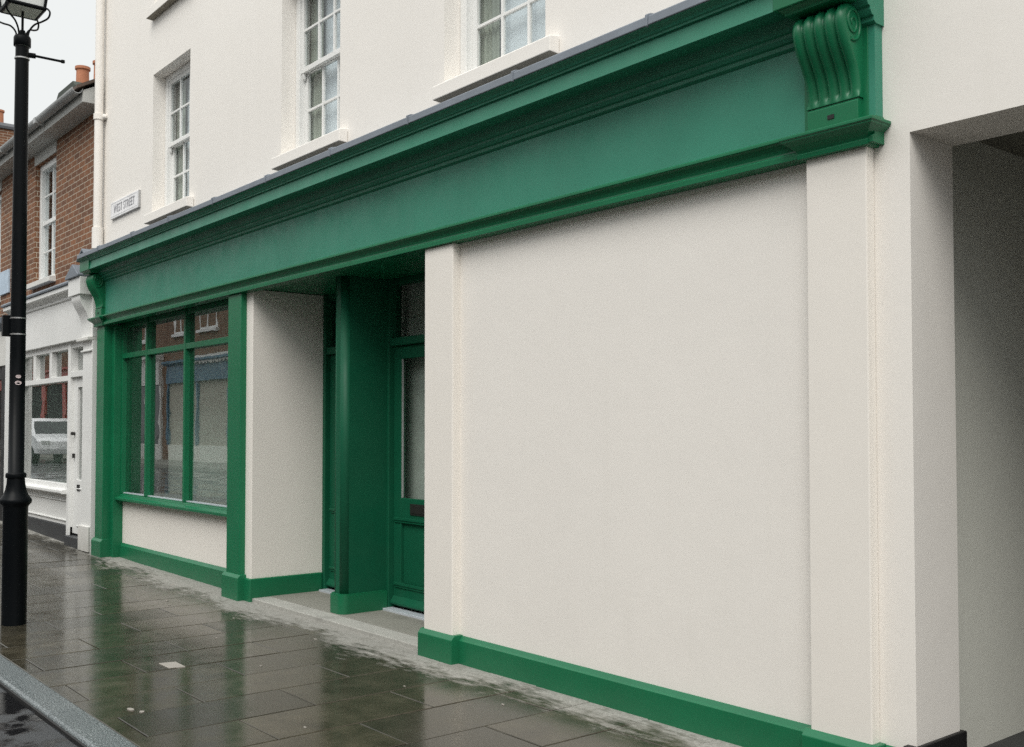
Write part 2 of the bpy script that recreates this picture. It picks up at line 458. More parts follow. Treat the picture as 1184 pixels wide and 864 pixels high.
# passage: pier reveal is part of the wall, the inner walls stand back
m = MB()
m.face([(-2.50,.395,-.05),(-2.50,8.2,-.05),(-2.50,8.2,3.0),(-2.50,.395,3.0)])
m.face([(-2.50,.396,-.05),(-2.50,.396,3.0),(-2.356,.396,3.0),(-2.356,.396,-.05)])
m.face([(.52,.395,-.05),(.52,8.2,-.05),(.52,8.2,3.0),(.52,.395,3.0)])
m.face([(-2.50,8.2,-.05),(.52,8.2,-.05),(.52,8.2,3.0),(-2.50,8.2,3.0)])
m.build('passage_wall', M['greyreveal'], shop)
m = MB(); m.face([(-2.50,.396,2.985),(.52,.396,2.985),(.52,8.2,2.985),(-2.50,8.2,2.985)])
m.face([(-2.352,.397,2.836),(.50,.397,2.836),(.50,.397,2.985),(-2.352,.397,2.985)])
m.build('passage_ceiling', M['ceil'], shop)
m = MB(); m.box(-2.40, -2.335, -.005, .425, -.05, .205)
m.build('passage_plinth', M['plinthblack'], shop, bevel=.006)

# lead, cornice, fascia, architrave
XL, XR = -12.985, -2.47
m = MB()
m.prism([(.05,3.72),(-.268,3.660),(-.289,3.648),(-.291,3.602),(-.270,3.600),(-.05,3.60),(.05,3.60)], 'x', XL+.02, XR)
x = -12.2
while x < -2.6:                              # welted joints of the lead sheets
    w = random.uniform(.012,.02)
    m.prism([(.04,3.727),(-.270,3.670),(-.297,3.656),(-.298,3.596),(-.28,3.594),(.04,3.7)], 'x', x, x + w)
    x += random.uniform(.98, 1.12)
m.build('lead_flashing', M['lead'], shop, bevel=.004)
CORN = [(.04,3.333),(-.034,3.333),(-.050,3.342),(-.052,3.362),(-.066,3.366),(-.078,3.384),(-.080,3.398),(-.094,3.402),(-.106,3.420),(-.114,3.446),(-.118,3.458),(-.212,3.462),(-.214,3.455),(-.234,3.455),
        (-.221,3.553),(-.236,3.555),(-.238,3.566),(-.246,3.570),(-.252,3.582),(-.266,3.592),(-.284,3.598),(-.284,3.6005),(.04,3.6005)]
m = MB(); m.prism(CORN, 'x', XL, XR); m.build('cornice', M['greencornicelit'], shop, bevel=.0025)
m = MB(); m.box(XL+.005, XR-.01, -.030, .029, 2.905, 3.335); m.build('fascia', M['greenfascialit'], shop)
ARCH = [(.04,2.806),(-.060,2.806),(-.062,2.834),(-.056,2.840),(-.046,2.842),(-.045,2.852),(-.050,2.870),(-.062,2.886),(-.080,2.897),(-.088,2.899),(-.088,2.913),(-.080,2.919),(-.030,2.928),(.04,2.928)]
m = MB(); m.prism(ARCH, 'x', XL+.002, XR-.005); m.build('architrave', M['green'], shop, bevel=.002)

# pilasters, consoles
PIL = [(-12.985,-12.712), (-2.836,-2.525)]
def smooth_curve(pts, n=8):
    out = []
    for i in range(len(pts) - 1):
        p0 = pts[max(i-1,0)]; p1 = pts[i]; p2 = pts[i+1]; p3 = pts[min(i+2,len(pts)-1)]
        for k in range(n):
            t = k / n
            out.append(tuple(.5*((2*b)+(-a+c)*t+(2*a-5*b+4*c-d)*t*t+(-a+3*b-3*c+d)*t**3) for a,b,c,d in zip(p0,p1,p2,p3)))
    out.append(pts[-1]); return out
CURVE = smooth_curve([(-.10,3.428),(-.145,3.42),(-.176,3.395),(-.190,3.355),(-.184,3.31),(-.160,3.25),(-.124,3.19),(-.096,3.14),(-.080,3.09),(-.073,3.05),(-.069,3.018)], 6)
def console(x0, x1):
    """scrolled bracket with five reeds between cornice and capital"""
    m = MB(); n = 50
    grid = []
    for s, (y, z) in enumerate(CURVE):
        a = CURVE[max(s-1,0)]; b = CURVE[min(s+1,len(CURVE)-1)]
        tx, tz = b[0]-a[0], b[1]-a[1]; l = math.hypot(tx, tz) or 1
        ny, nz = tz/l, -tx/l                      # outward (towards -y)
        if ny > 0: ny, nz = -ny, -nz
        fade = min(1, max(0, (z - 3.022) / .03))
        row = []
        for k in range(n + 1):
            u = k / n
            r = (abs(math.sin(5 * math.pi * u)) ** .75)
            dep = .021 * (1 - r) * fade
            edge = .0 if 0 < k < n else .0
            row.append(m.bm.verts.new((x0 + (x1-x0)*u, y - ny*dep + edge, z - nz*dep)))
        grid.append(row)
    for a, b in zip(grid, grid[1:]):
        for k in range(n):
            m.bm.faces.new([a[k], a[k+1], b[k+1], b[k]])
    for kk in (0, n):
        back = [m.bm.verts.new((g[kk].co.x, .0, g[kk].co.z)) for g in grid]
        for i in range(len(grid) - 1):
            m.bm.faces.new([grid[i][kk], grid[i+1][kk], back[i+1], back[i]])
    o = m.build('console', M['green'], shop)
    for p in o.data.polygons:
        p.use_smooth = abs(p.normal.x) < .9
    xm = (x0 + x1) / 2
    # volutes on both cheeks
    for xs in (x0, x1):
        m = MB(); pts = []
        for k in range(46):
            t = k / 45; an = -1.9 + t * 2 * math.pi * 1.9; r = .066 * (1 - t) + .012
            pts.append((xs, -.112 + r * .78 * math.cos(an), 3.335 + r * 1.0 * math.sin(an)))
        m.tube(pts, [.0085 * (1 - .4 * k / 45) for k in range(46)], 8)
        m.build('volute', M['green'], o, smooth=True)
    # plain block under the scroll, with its drilled slot
    m = MB(); m.prism([(.0,2.906),(-.070,2.906),(-.072,3.006),(-.062,3.012),(-.066,3.024),(0,3.024)], 'x', x0 + .006, x1 - .006)
    m.build('console_block', M['green'], o, bevel=.003)
    m = MB(); m.box(xm - .022, xm + .012, -.0745, -.06, 2.949, 2.968)
    m.build('slot', M['dark'], o)
    # back plate with sunk groove
    m = MB(); m.box(x0 - .058, x1 + .046, -.018, .028, 2.906, 3.46); m.box(x0 - .034, x1 + .024, -.034, -.018, 2.906, 3.45)
    m.build('back_plate', M['green'], o, bevel=.003)
    # gabled cap with its lead cover and the moulding below it
    hw = (x1 - x0) / 2 + .055
    m = MB(); m.prism([(xm-hw,3.452),(xm+hw,3.452),(xm+hw,3.585),(xm,3.690),(xm-hw,3.585)], 'y', -.242, .028)
    m.build('gabled_cap', M['green'], o, bevel=.004)
    m = MB()
    h1 = hw + .026
    for sg in (-1, 1):
        a = [(xm, 3.722), (xm + sg*h1, 3.600), (xm + sg*h1, 3.578), (xm, 3.692)]
        m.prism(a if sg > 0 else a[::-1], 'y', -.275, .03)
    m.build('cap_roof', M['lead'], o, bevel=.003)
    m = MB()
    ring_block(m, x0, x1, [(.012,-.190,3.424),(.016,-.205,3.426),(.018,-.208,3.436),(.030,-.222,3.446),(.036,-.232,3.450),(.036,-.232,3.4535)])
    m.build('cap_moulding', M['green'], o, bevel=.004)
    return o
def ring_block(m, x0, x1, prof, yb=.028):
    """moulding returned round three sides: prof = [(projection sideways, front y, z), ...]"""
    rings = [[m.bm.verts.new(p) for p in ((x0-d, yb, z), (x0-d, f, z), (x1+d, f, z), (x1+d, yb, z))] for d, f, z in prof]
    for a, b in zip(rings, rings[1:]):
        for k in range(4): m.bm.faces.new([a[k], a[(k+1)%4], b[(k+1)%4], b[k]])
    m.bm.faces.new(rings[0]); m.bm.faces.new(list(reversed(rings[-1])))
def capital(x0, x1, parent):
    m = MB()
    ring_block(m, x0, x1, [(.026,-.066,2.799),(.030,-.070,2.822),(.024,-.064,2.826),(.030,-.072,2.838),(.050,-.092,2.858),(.074,-.114,2.876),(.078,-.118,2.878),(.078,-.118,2.885),(.086,-.126,2.889),(.086,-.126,2.902),(.070,-.110,2.909)])
    return m.build('capital', M['green'], parent, bevel=.002)
def pilaster(x0, x1, y1, mat, plinth_l=.03, plinth_r=.03, ptop=.186, y0=-.035, zt=2.806):
    m = MB(); m.box(x0, x1, y0, y1, -.05, zt); o = m.build('pilaster', mat, shop, bevel=.006)
    f = y0 - .030
    m = MB()
    m.prism([(y1, -.05), (f, -.05), (f, ptop - .028), (y0 - .004, ptop), (y1, ptop)], 'x', x0 - plinth_l, x1 + plinth_r)
    m.build('plinth', M['green'], o, bevel=.004)
    return o
pl = pilaster(*PIL[0], .27, M['green'], .035, .030, .245); capital(*PIL[0], pl)
m = MB(); m.box(PIL[0][1], PIL[0][1] + .10, .055, .27, .0, 2.806); m.build('pilaster_return', M['green'], pl, bevel=.005)
pr_ = pilaster(*PIL[1], .029, M['wallp'], .030, .030, .186); capital(*PIL[1], pr_)
for a in PIL: console(a[0] + .028, a[1] - .010)
pm = pilaster(-9.19, -8.905, .19, M['green'], .035, .030, .232)
# white centre pilaster is also the right cheek of the entrance
m = MB(); m.box(-5.949, -5.618, -.035, 1.0, -.05, 2.806); pc = m.build('pilaster', M['wallp'], shop, bevel=.008)
m = MB(); m.prism([(.3,-.05),(-.065,-.05),(-.065,.157),(-.039,.186),(.3,.186)], 'x', -5.980, -5.588); m.build('plinth', M['green'], pc, bevel=.004)
# skirting of the blank wall and of the passage pier
m = MB(); m.prism([(.029,-.05),(-.002,-.05),(-.002,.152),(.008,.160),(.024,.182),(.029,.182)], 'x', -5.588, -2.866)
m.prism([(.029,-.05),(-.002,-.05),(-.002,.152),(.008,.160),(.024,.182),(.029,.182)], 'x', -2.495, -2.402)
m.build('skirting', M['green'], shop, bevel=.003)

# entrance: left cheek, ceiling, curved pier, doors
m = MB(); m.box(-8.99, -8.775, .020, .80, -.05, 2.829); ch = m.build('entrance_cheek', M['wallp'], shop, bevel=.005)
m = MB(); m.box(-8.90, -8.752, -.004, .732, -.05, .205); m.build('skirting', M['green'], ch, bevel=.010)
m = MB(); m.box(-8.90, -5.95, .0, 1.6, 2.832, 2.86); m.box(-12.72, -9.1, .0, .3, 2.832, 2.86); m.build('entrance_ceiling', M['green'], shop)
def rounded(x0, x1, y0, y1, r, n=8):
    p = [(x1, y1), (x0, y1)]
    for k in range(n + 1):
        a = math.pi + k * (math.pi/2) / n; p.append((x0 + r + r*math.cos(a), y0 + r + r*math.sin(a)))
    for k in range(n + 1):
        a = 1.5*math.pi + k * (math.pi/2) / n; p.append((x1 - r + r*math.cos(a), y0 + r + r*math.sin(a)))
    return p
m = MB(); m.prism(rounded(-7.690, -7.515, .235, .80, .055), 'z', .0, 2.831); pier = m.build('entrance_pier', M['greenshade'], shop)
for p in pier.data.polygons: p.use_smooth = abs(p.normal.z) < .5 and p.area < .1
m = MB(); m.prism(rounded(-7.720, -7.485, .205, .648, .07), 'z', .0, .185); m.prism(rounded(-7.710, -7.495, .215, .648, .064), 'z', .185, .196)
pp = m.build('plinth', M['green'], pier)

def door(xa, xb, yfr, zt, label=None):
    """framed glazed door between posts: frame, leaf, glass, letter plate, fanlight"""
    z0 = .045
    m = MB()
    m.box(xa, xa + .05, yfr, yfr + .12, z0 - .01, 2.831); m.box(xb - .05, xb, yfr, yfr + .12, z0 - .01, 2.831)
    m.box(xa + .05, xb - .05, yfr + .008, yfr + .12, 2.262, 2.328); m.box(xa + .05, xb - .05, yfr + .02, yfr + .12, 2.785, 2.831)
    fr = m.build('door_frame', M['greenshade'], shop, bevel=.006)
    m = MB(); m.face([(xa+.05,yfr+.07,2.328),(xb-.05,yfr+.07,2.328),(xb-.05,yfr+.07,2.785),(xa+.05,yfr+.07,2.785)]); m.build('fanlight', M['doorglass'], fr)
    yl = yfr + .05; a, b = xa + .053, xb - .053
    m = MB(); st = .112
    m.box(a, a+st, yl, yl+.045, z0+.02, 2.258); m.box(b-st, b, yl, yl+.045, z0+.02, 2.258)
    m.box(a+st, b-st, yl, yl+.045, 2.15, 2.258); m.box(a+st, b-st, yl, yl+.045, .80, .975); m.box(a+st, b-st, yl, yl+.045, z0+.02, .26)
    m.box(a+st, b-st, yl+.02, yl+.035, .26, .80)
    leaf = m.build('door', M['greenshade'], shop, bevel=.005)
    m = MB()
    for z in (.80, .255): m.box(a+.02, b-.02, yl-.018, yl, z-.012, z+.012); m.box(a+.03, b-.03, yl-.010, yl, z-.032, z-.012)
    m.prism([(yl,.075),(yl-.035,.085),(yl-.035,.10),(yl,.15)], 'x', a, b)                       # weather bar
    m.box(a+st-.004, a+st+.012, yl-.006, yl+.02, .26, .77); m.box(b-st-.012, b-st+.004, yl-.006, yl+.02, .26, .77)
    m.build('panel_moulding', M['greenshade'], leaf, bevel=.003)
    m = MB(); m.face([(a+st,yl+.024,.975),(b-st,yl+.024,.975),(b-st,yl+.024,2.15),(a+st,yl+.024,2.15)]); m.build('pane', M['doorglass'], leaf)
    m = MB(); m.box(a+st, a+st+.006, yl+.006, yl+.022, .977, 2.148); m.build('glazing_bead', M['greyplastic'], leaf)
    xm = (a + b) / 2
    m = MB(); m.box(xm-.155, xm+.155, yl-.008, yl, .842, .935); m.box(xm-.14, xm+.14, yl-.012, yl-.008, .856, .921); m.build('letter_plate', M['brass'], leaf, bevel=.002)
    m = MB(); m.tube([(b-.05,yl,1.05),(b-.05,yl-.05,1.05)], .010, 10); m.lathe([(.001,1.02),(.02,1.03),(.027,1.05),(.02,1.07),(.001,1.08)], b-.05, yl-.06, 14)
    m.build('door_knob', M['brass'], leaf, smooth=True)
    m = MB(); m.box(xa+.05, xb-.05, yfr-.055, yfr+.05, .030, .052); m.build('threshold', M['alum'], fr, bevel=.003)
    m = MB(); m.face([(xa-.02,yl+.16,.0),(xb+.02,yl+.16,.0),(xb+.02,yl+.16,2.83),(xa-.02,yl+.16,2.83)]); m.build('blind', M['blind'], fr)
    return leaf
door(-8.775, -7.70, .735, 2.26)
door(-7.535, -6.60, .655, 2.26)
m = MB(); m.box(-6.60, -5.949, .66, .80, -.0, 2.831); m.build('door_side_panel', M['greenshade'], shop, bevel=.004)

# bay window on the left
BX0, BX1 = -12.712, -9.19
m = MB(); m.box(BX0-.0, BX1, .172, .24, -.05, .742); m.build('stall_riser', M['wallp'], shop)
m = MB(); m.prism([(.171,-.05),(.140,-.05),(.140,.170),(.148,.178),(.166,.200),(.171,.200)], 'x', BX0+.0, BX1); m.build('skirting', M['green'], shop, bevel=.003)
m = MB(); m.prism([(.235,.695),(.118,.700),(.090,.708),(.078,.716),(.078,.742),(.090,.748),(.130,.760),(.136,.778),(.141,.784),(.235,.787)], 'x', BX0-.02, BX1); sill = m.build('window_sill', M['green'], shop, bevel=.003)
m = MB(); FY0, FY1 = .142, .235
MUL = [-11.80, -10.675]
m.box(BX0, BX0+.13, FY0, FY1, .79, 2.829)
m.box(BX1-.10, BX1, FY0, FY1, .79, 2.829)
for x in MUL:
    m.box(x-.024, x+.024, FY0-.003, FY1, .79, 2.829)
edges = [BX0+.13, MUL[0]-.024, MUL[0]+.024, MUL[1]-.024, MUL[1]+.024, BX1-.10]
for k in range(3):
    a, b = edges[2*k], edges[2*k+1]
    m.box(a, b, FY0, FY1, 2.402, 2.462); m.box(a, b, FY0+.01, FY1, 2.775, 2.829); m.box(a, b, FY0+.006, FY1, .785, .7915)
fr = m.build('bay_window', M['green'], shop, bevel=.004)
for k in range(3):
    a, b = edges[2*k], edges[2*k+1]
    for z0, z1 in ((.795, 2.402), (2.462, 2.775)):
        m = MB(); m.face([(a,FY0+.050,z0),(b,FY0+.050,z0),(b,FY0+.050,z1),(a,FY0+.050,z1)]); m.build('pane', M['glass'], fr)
    m = MB(); m.box(a, b, .166, .190, .792, .803); m.build('glazing_bead', M['alum'], fr)
m = MB(); m.box(BX0-.2, BX1+.2, .258, 1.69, .70, .765); m.build('display_floor', M['display'], shop)
m = MB(); m.box(BX0-.1, BX1+.05, .80, .83, .767, 2.95); m.build('haze_panel', M['backing'], shop)  # pale panel added to lighten the bay glass like haze
m = MB(); m.box(BX1+.05, BX1+.10, .26, 1.69, .77, 2.99); m.build('display_partition', M['room'], shop)

# sash windows of the upper floors
def sash_window(x0, x1, zs, zt):
    """six over six sash in a plain reveal"""
    yf = WY + .135
    m = MB()
    m.box(x0+.002, x0+.072, yf, yf+.10, zs-.02, zt-.002); m.box(x1-.072, x1-.002, yf, yf+.10, zs-.02, zt-.002)
    m.box(x0+.072, x1-.072, yf, yf+.10, zt-.062, zt-.002); m.box(x0+.072, x1-.072, yf, yf+.10, zs-.02, zs+.028)
    fr = m.build('sash_window', M['white'], shop, bevel=.004)
    zm = (zs + zt) / 2 - .005
    a, b = x0 + .072, x1 - .072
    for nm, y, z0, z1, low in (('upper_sash', yf+.015, zm-.022, zt-.062, 0), ('lower_sash', yf+.056, zs+.028, zm+.022, 1)):
        m = MB(); st = .045; r0 = .07 if low else .045; r1 = .045
        d = .036
        m.box(a, a+st, y, y+d, z0, z1); m.box(b-st, b, y, y+d, z0, z1)
        m.box(a+st, b-st, y, y+d, z0, z0+r0); m.box(a+st, b-st, y, y+d, z1-r1, z1)
        gx0, gx1, gz0, gz1 = a+st, b-st, z0+r0, z1-r1
        for k in (1, 2):
            x = gx0 + (gx1-gx0)*k/3; m.box(x-.011, x+.011, y+.004, y+d-.004, gz0, gz1)
        zc = (gz0+gz1)/2
        for k in range(3):
            xa = gx0 + (gx1-gx0)*k/3 + (.011 if k else 0); xb = gx0 + (gx1-gx0)*(k+1)/3 - (.011 if k < 2 else 0)
            m.box(xa, xb, y+.005, y+d-.005, zc-.011, zc+.011)
        if not low:
            for x in (a+.006, b-.04): m.prism([(y+.004,z0),(y+d-.004,z0),(y+d-.01,z0-.06),(y+.012,z0-.045)], 'x', x, x+.032)
        s = m.build('sash', M['white'], fr, bevel=.003)
        m = MB(); m.face([(gx0,y+d*.55,gz0),(gx1,y+d*.55,gz0),(gx1,y+d*.55,gz1),(gx0,y+d*.55,gz1)]); m.build('pane', M['sashglass'], fr)
    # blind and a side curtain inside
    m = MB(); m.face([(x0,yf+.150,zs),(x1,yf+.150,zs),(x1,yf+.150,zt),(x0,yf+.150,zt)]); m.build('blind', M['net'], fr)
    m = MB(); n = 28; rows = []
    for k in range(n + 1):
        x = x0 + .0 + (x1 - x0) * .28 * k / n
        y = yf + .122 + .014 * math.sin(k * 1.35) + .006 * math.sin(k * 3.1)
        rows.append((m.bm.verts.new((x, y, zs)), m.bm.verts.new((x, y, zt))))
    for p, q in zip(rows, rows[1:]): m.bm.faces.new([p[0], q[0], q[1], p[1]])
    m.build('curtain', M['curtain'], fr, smooth=True)
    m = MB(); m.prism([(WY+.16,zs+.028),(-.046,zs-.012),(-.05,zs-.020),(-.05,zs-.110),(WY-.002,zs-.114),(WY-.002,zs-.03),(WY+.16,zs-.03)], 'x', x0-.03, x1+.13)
    sl_ = m.build('window_sill', [M['wall'], M['sillshade']], fr, bevel=.006)
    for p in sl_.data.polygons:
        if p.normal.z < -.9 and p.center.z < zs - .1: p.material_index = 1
    return fr
def copy_part(o, dx, dz):
    c = o.copy(); col.objects.link(c); c.location = Vector(o.location) + Vector((dx, 0, dz))
    for ch in list(o.children):
        d = ch.copy(); col.objects.link(d); d.parent = c
    return c
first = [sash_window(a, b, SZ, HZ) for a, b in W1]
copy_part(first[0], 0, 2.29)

# ------------------------------------------------------------------ downpipe and street name plate
m = MB()
px_, py_ = -12.985, -.045
m.tube([(px_,py_,9.0),(px_,py_,3.80)], .05, 16)
for z in (5.35, 7.2): m.tube([(px_,py_,z),(px_,py_,z+.07)], .062, 16); m.box(px_-.09, px_+.09, py_+.03, .03, z+.01, z+.06)
dp = m.build('downpipe', M['wall'], smooth=False); tag(dp, 'cream downpipe on the left corner of the cream building', 'downpipe')
for p in dp.data.polygons: p.use_smooth = len(p.vertices) == 4 and p.area < .9
m = MB(); m.tube([(px_,py_,4.02),(px_,py_,3.76)], .064, 16); put(m.build('pipe_socket', M['wall'], smooth=False), dp)

sx0, sx1, sz0, sz1 = -12.66, -11.72, 4.076, 4.270
sign = thing('street_sign', 'small white street name plate with black lettering on the cream wall', 'sign', ((sx0+sx1)/2, .0, sz0))
m = MB(); m.box(sx0, sx1, .004, .028, sz0, sz1); m.build('plate', M['signwhite'], sign, bevel=.003)
m = MB(); w = .008
m.box(sx0-.001, sx1+.001, .0035, .0295, sz0-.005, sz0-.0002); m.box(sx1+.0002, sx1+.006, .0035, .0295, sz0-.005, sz1); m.build('edge', M['steel'], sign)
m = MB()
for a in ((sx0+.02, sx1-.02, sz0+.018, sz0+.0215), (sx0+.02, sx1-.02, sz1-.0215, sz1-.018), (sx0+.02, sx0+.0235, sz0+.0215, sz1-.0215), (sx1-.0235, sx1-.02, sz0+.0215, sz1-.0215)):
    m.box(a[0], a[1], .0028, .0045, a[2], a[3])
m.build('border_line', M['steel'], sign)
def text_mesh(s, size, x, y, z, name, mat, parent, squash=1.0, ext=.0012):
    cu = bpy.data.curves.new('txt', 'FONT'); cu.body = s; cu.size = size; cu.extrude = ext
    cu.align_x = 'CENTER'; cu.align_y = 'CENTER'; cu.space_character = 1.08
    t = bpy.data.objects.new('txt', cu); col.objects.link(t)
    dg = bpy.context.evaluated_depsgraph_get(); me = bpy.data.meshes.new_from_object(t.evaluated_get(dg))
    bpy.data.objects.remove(t); bpy.data.curves.remove(cu)
    me.transform(Matrix.Translation((x, y, z)) @ Matrix.Rotation(R(90), 4, 'X') @ Matrix.Scale(squash, 4, (1,0,0)))
    o = bpy.data.objects.new(name, me); col.objects.link(o); me.materials.clear(); me.materials.append(mat); put(o, parent); return o
text_mesh('WEST STREET', .135, (sx0+sx1)/2, .002, (sz0+sz1)/2, 'lettering', M['letter'], sign, .80)

# ------------------------------------------------------------------ brick neighbours
NY = .06
def plain_window(par, x0, x1, zs, zt, y, name='window'):
    """neighbour's sash: two over two each half"""
    m = MB(); yf = y + .06
    m.box(x0, x0+.10, yf, yf+.1, zs, zt); m.box(x1-.10, x1, yf, yf+.1, zs, zt); m.box(x0+.10, x1-.10, yf, yf+.1, zt-.09, zt); m.box(x0+.10, x1-.10, yf, yf+.1, zs, zs+.06)
    zm = (zs+zt)/2
    m.box(x0+.1, x1-.1, yf+.02, yf+.08, zm-.03, zm+.03)
    xc = (x0+x1)/2
    for a, b in ((zs+.06, zm-.03), (zm+.03, zt-.09)):
        m.box(xc-.014, xc+.014, yf+.04, yf+.07, a, b)
        zc = (a+b)/2; m.box(x0+.1, xc-.014, yf+.041, yf+.069, zc-.012, zc+.012); m.box(xc+.014, x1-.1, yf+.041, yf+.069, zc-.012, zc+.012)
    fr = m.build(name, M['white'], par, bevel=.004)
    m = MB(); m.face([(x0+.1,yf+.055,zs+.06),(x1-.1,yf+.055,zs+.06),(x1-.1,yf+.055,zt-.09),(x0+.1,yf+.055,zt-.09)]); m.build('pane', M['sashglass'], fr)
    m = MB(); m.face([(x0,yf+.2,zs),(x1,yf+.2,zs),(x1,yf+.2,zt),(x0,yf+.2,zt)]); m.build('blind', M['net'], fr)
    m = MB(); m.prism([(yf,zs+.01),(y-.09,zs-.015),(y-.09,zs-.085),(yf,zs-.085)], 'x', x0-.09, x1+.05); m.build('sill', M['offwhite'], fr, bevel=.005)
    return fr

def brick_house(x0, x1, label, wins, shopfn):
    h = thing('brick_house', label, 'house', ((x0+x1)/2, NY, gz((x0+x1)/2)))
    EZ = 5.59
    m = MB()
    holed(m, x0, x1, 3.2, EZ, NY, [(a, b, 3.69, 5.42, .2) for a, b in wins])
    m.face([(x0,NY,-.2),(x0,8.5,-.2),(x0,8.5,EZ),(x0,NY,EZ)]); m.face([(x1,NY,3.2),(x1,8.5,3.2),(x1,8.5,EZ),(x1,NY,EZ)])
    m.face([(x0,8.5,-.2),(x1,8.5,-.2),(x1,8.5,EZ),(x0,8.5,EZ)])
    for x in (x0, x1): m.face([(x,NY,EZ),(x,8.5,EZ),(x,4.3,EZ+2.7)])
    m.build('wall', M['brick'], h)
    for a, b in wins:
        plain_window(h, a, b, 3.69, 5.42, NY)
        m = MB(); m.box(a-.03, b+.02, NY-.012, NY+.05, 5.422, EZ-.001); m.build('lintel', M['soffit'], h)
    # boxed eaves, half round gutter, roof
    m = MB(); m.prism([(NY-.0,EZ),(-.19,EZ),(-.19,EZ+.13),(-.175,EZ+.15),(NY+.1,EZ+.33),(NY+.1,EZ)], 'x', x0, x1-.03); m.build('eaves', M['soffit'], h, bevel=.003)
    m = MB(); n = 10; pr = []
    for k in range(n+1):
        a = math.pi + math.pi*k/n; pr.append((-.255 + .065*math.cos(a), EZ+.155 + .065*math.sin(a)))
    for k in range(n+1):
        a = 2*math.pi - math.pi*k/n; pr.append((-.255 + .058*math.cos(a), EZ+.155 + .058*math.sin(a)))
    m.prism(pr, 'x', x0, x1-.02)
    xx = x0 + .6
    while xx < x1: m.box(xx, xx+.10, -.325, -.19, EZ+.085, EZ+.16); xx += 1.9
    m.build('gutter', M['greyplastic'], h)
    m = MB(); m.prism([(-.27,EZ+.185),(4.3,EZ+2.78),(8.7,EZ+.15),(8.7,EZ+.10),(4.3,EZ+2.70),(-.27,EZ+.145)], 'x', x0-.0, x1+.0); m.build('roof', M['tile'], h)
    shopfn(h, x0, x1)
    return h
def shopfront_white(h, x0, x1):
    z = .0
    # fascia, cornice, lead
    m = MB(); m.box(x0+.3, x1-.02, NY-.10, NY+.05, 2.70, 3.235); m.build('fascia', M['white'], h, bevel=.004)
    m = MB(); m.prism([(NY+.05,3.235),(NY-.10,3.235),(NY-.12,3.25),(NY-.12,3.28),(NY-.17,3.33),(NY-.21,3.34),(NY-.21,3.395),(NY-.18,3.41),(NY+.05,3.42)], 'x', x0+.3, x1-.5); m.build('cornice', M['white'], h, bevel=.003)
    m = MB(); m.prism([(NY+.01,3.42),(NY-.23,3.40),(NY-.235,3.425),(NY-.2,3.455),(NY-.02,3.53),(NY+.01,3.53)], 'x', x0+.25, x1-.45); m.build('lead_flashing', M['lead'], h, bevel=.004)
    # end console: block on a scooped bracket
    cx0, cx1 = x1-.47, x1-.02
    m = MB(); m.box(cx0-.02, cx1, NY-.26, NY+.02, 3.215, 3.43); con = m.build('console', M['white'], h, bevel=.006)
    pts = smooth_curve([(-.24,3.215),(-.235,3.15),(-.20,3.07),(-.15,2.98),(-.12,2.87),(-.115,2.70)], 6)
    m = MB(); m.prism([(.02,3.215)] + [(a + NY - .0, b) for a, b in pts] + [(.02,2.70)], 'x', cx0+.06, cx1-.06); m.build('bracket', M['white'], con, bevel=.003)
    m = MB(); m.prism([(cx0-.06,3.432),(cx1+.0,3.432),(cx1+.0,3.46),((cx0+cx1)/2,3.60),(cx0-.06,3.46)], 'y', NY-.29, NY-.0); m.build('cap', M['lead'], con, bevel=.006)
    m = MB(); m.box(cx0+.0, cx1, NY-.16, NY+.02, 2.655, 2.698); m.build('capital', M['offwhite'], con, bevel=.006)
    m = MB(); m.box(cx0+.08, cx1-.0, NY-.10, NY+.02, .02, 2.655); m.box(cx0+.06, cx1, NY-.125, NY-.1, 2.52, 2.54); m.build('pilaster', M['white'], h, bevel=.005)
    m = MB(); m.box(cx0+.06, cx1, NY-.13, NY-.10, .05, .36); m.build('pilaster_base', M['offwhite'], h, bevel=.006)
    # door beside it
    dx0, dx1 = x1-1.08, cx0+.08
    m = MB(); m.box(dx0-.10, dx0, NY-.05, NY+.1, .06, 2.70); m.box(dx0, dx1, NY-.045, NY+.1, 2.235, 2.31); m.box(dx0, dx1, NY-.03, NY+.1, 2.62, 2.70); fr = m.build('door_frame', M['white'], h, bevel=.004)
    m = MB(); m.face([(dx0,NY+.05,2.31),(dx1,NY+.05,2.31),(dx1,NY+.05,2.62),(dx0,NY+.05,2.62)]); m.build('fanlight', M['glass'], fr)
    m = MB(); y0, y1 = NY+.0, NY+.05
    m.box(dx0, dx0+.16, y0, y1, .20, 2.235); m.box(dx1-.14, dx1, y0, y1, .20, 2.235); m.box(dx0+.16, dx1-.14, y0, y1, 2.10, 2.235); m.box(dx0+.16, dx1-.14, y0, y1, .20, .90)
    m.box(dx0+.19, dx1-.17, y0-.012, y0, .30, .315); m.box(dx0+.19, dx1-.17, y0-.012, y0, .78, .795)
    d = m.build('door', M['white'], h, bevel=.004)
    m = MB(); m.face([(dx0+.16,NY+.03,.90),(dx1-.14,NY+.03,.90),(dx1-.14,NY+.03,2.10),(dx0+.16,NY+.03,2.10)]); m.build('pane', M['glass'], d)
    m = MB(); m.tube([(dx0+.07,y0,1.50),(dx0+.07,y0-.05,1.50)], .022, 10); m.build('door_knob', M['brass'], d)
    m = MB(); m.box(dx0+.055, dx0+.085, y0-.03, y0, 1.18, 1.24); m.build('latch', M['brass'], d)
    m = MB(); m.box(dx0+.2, dx0+.30, y0-.01, y0, .76, .84); m.build('keyhole_plate', M['dark'], d)
    m = MB(); m.box(dx0, dx1, NY-.10, NY+.05, .0, .175); m.build('step', M['riser'], h, bevel=.005)
    # shop window
    wx0, wx1 = x0+.62, dx0-.10
    m = MB(); y0, y1 = NY-.04, NY+.05
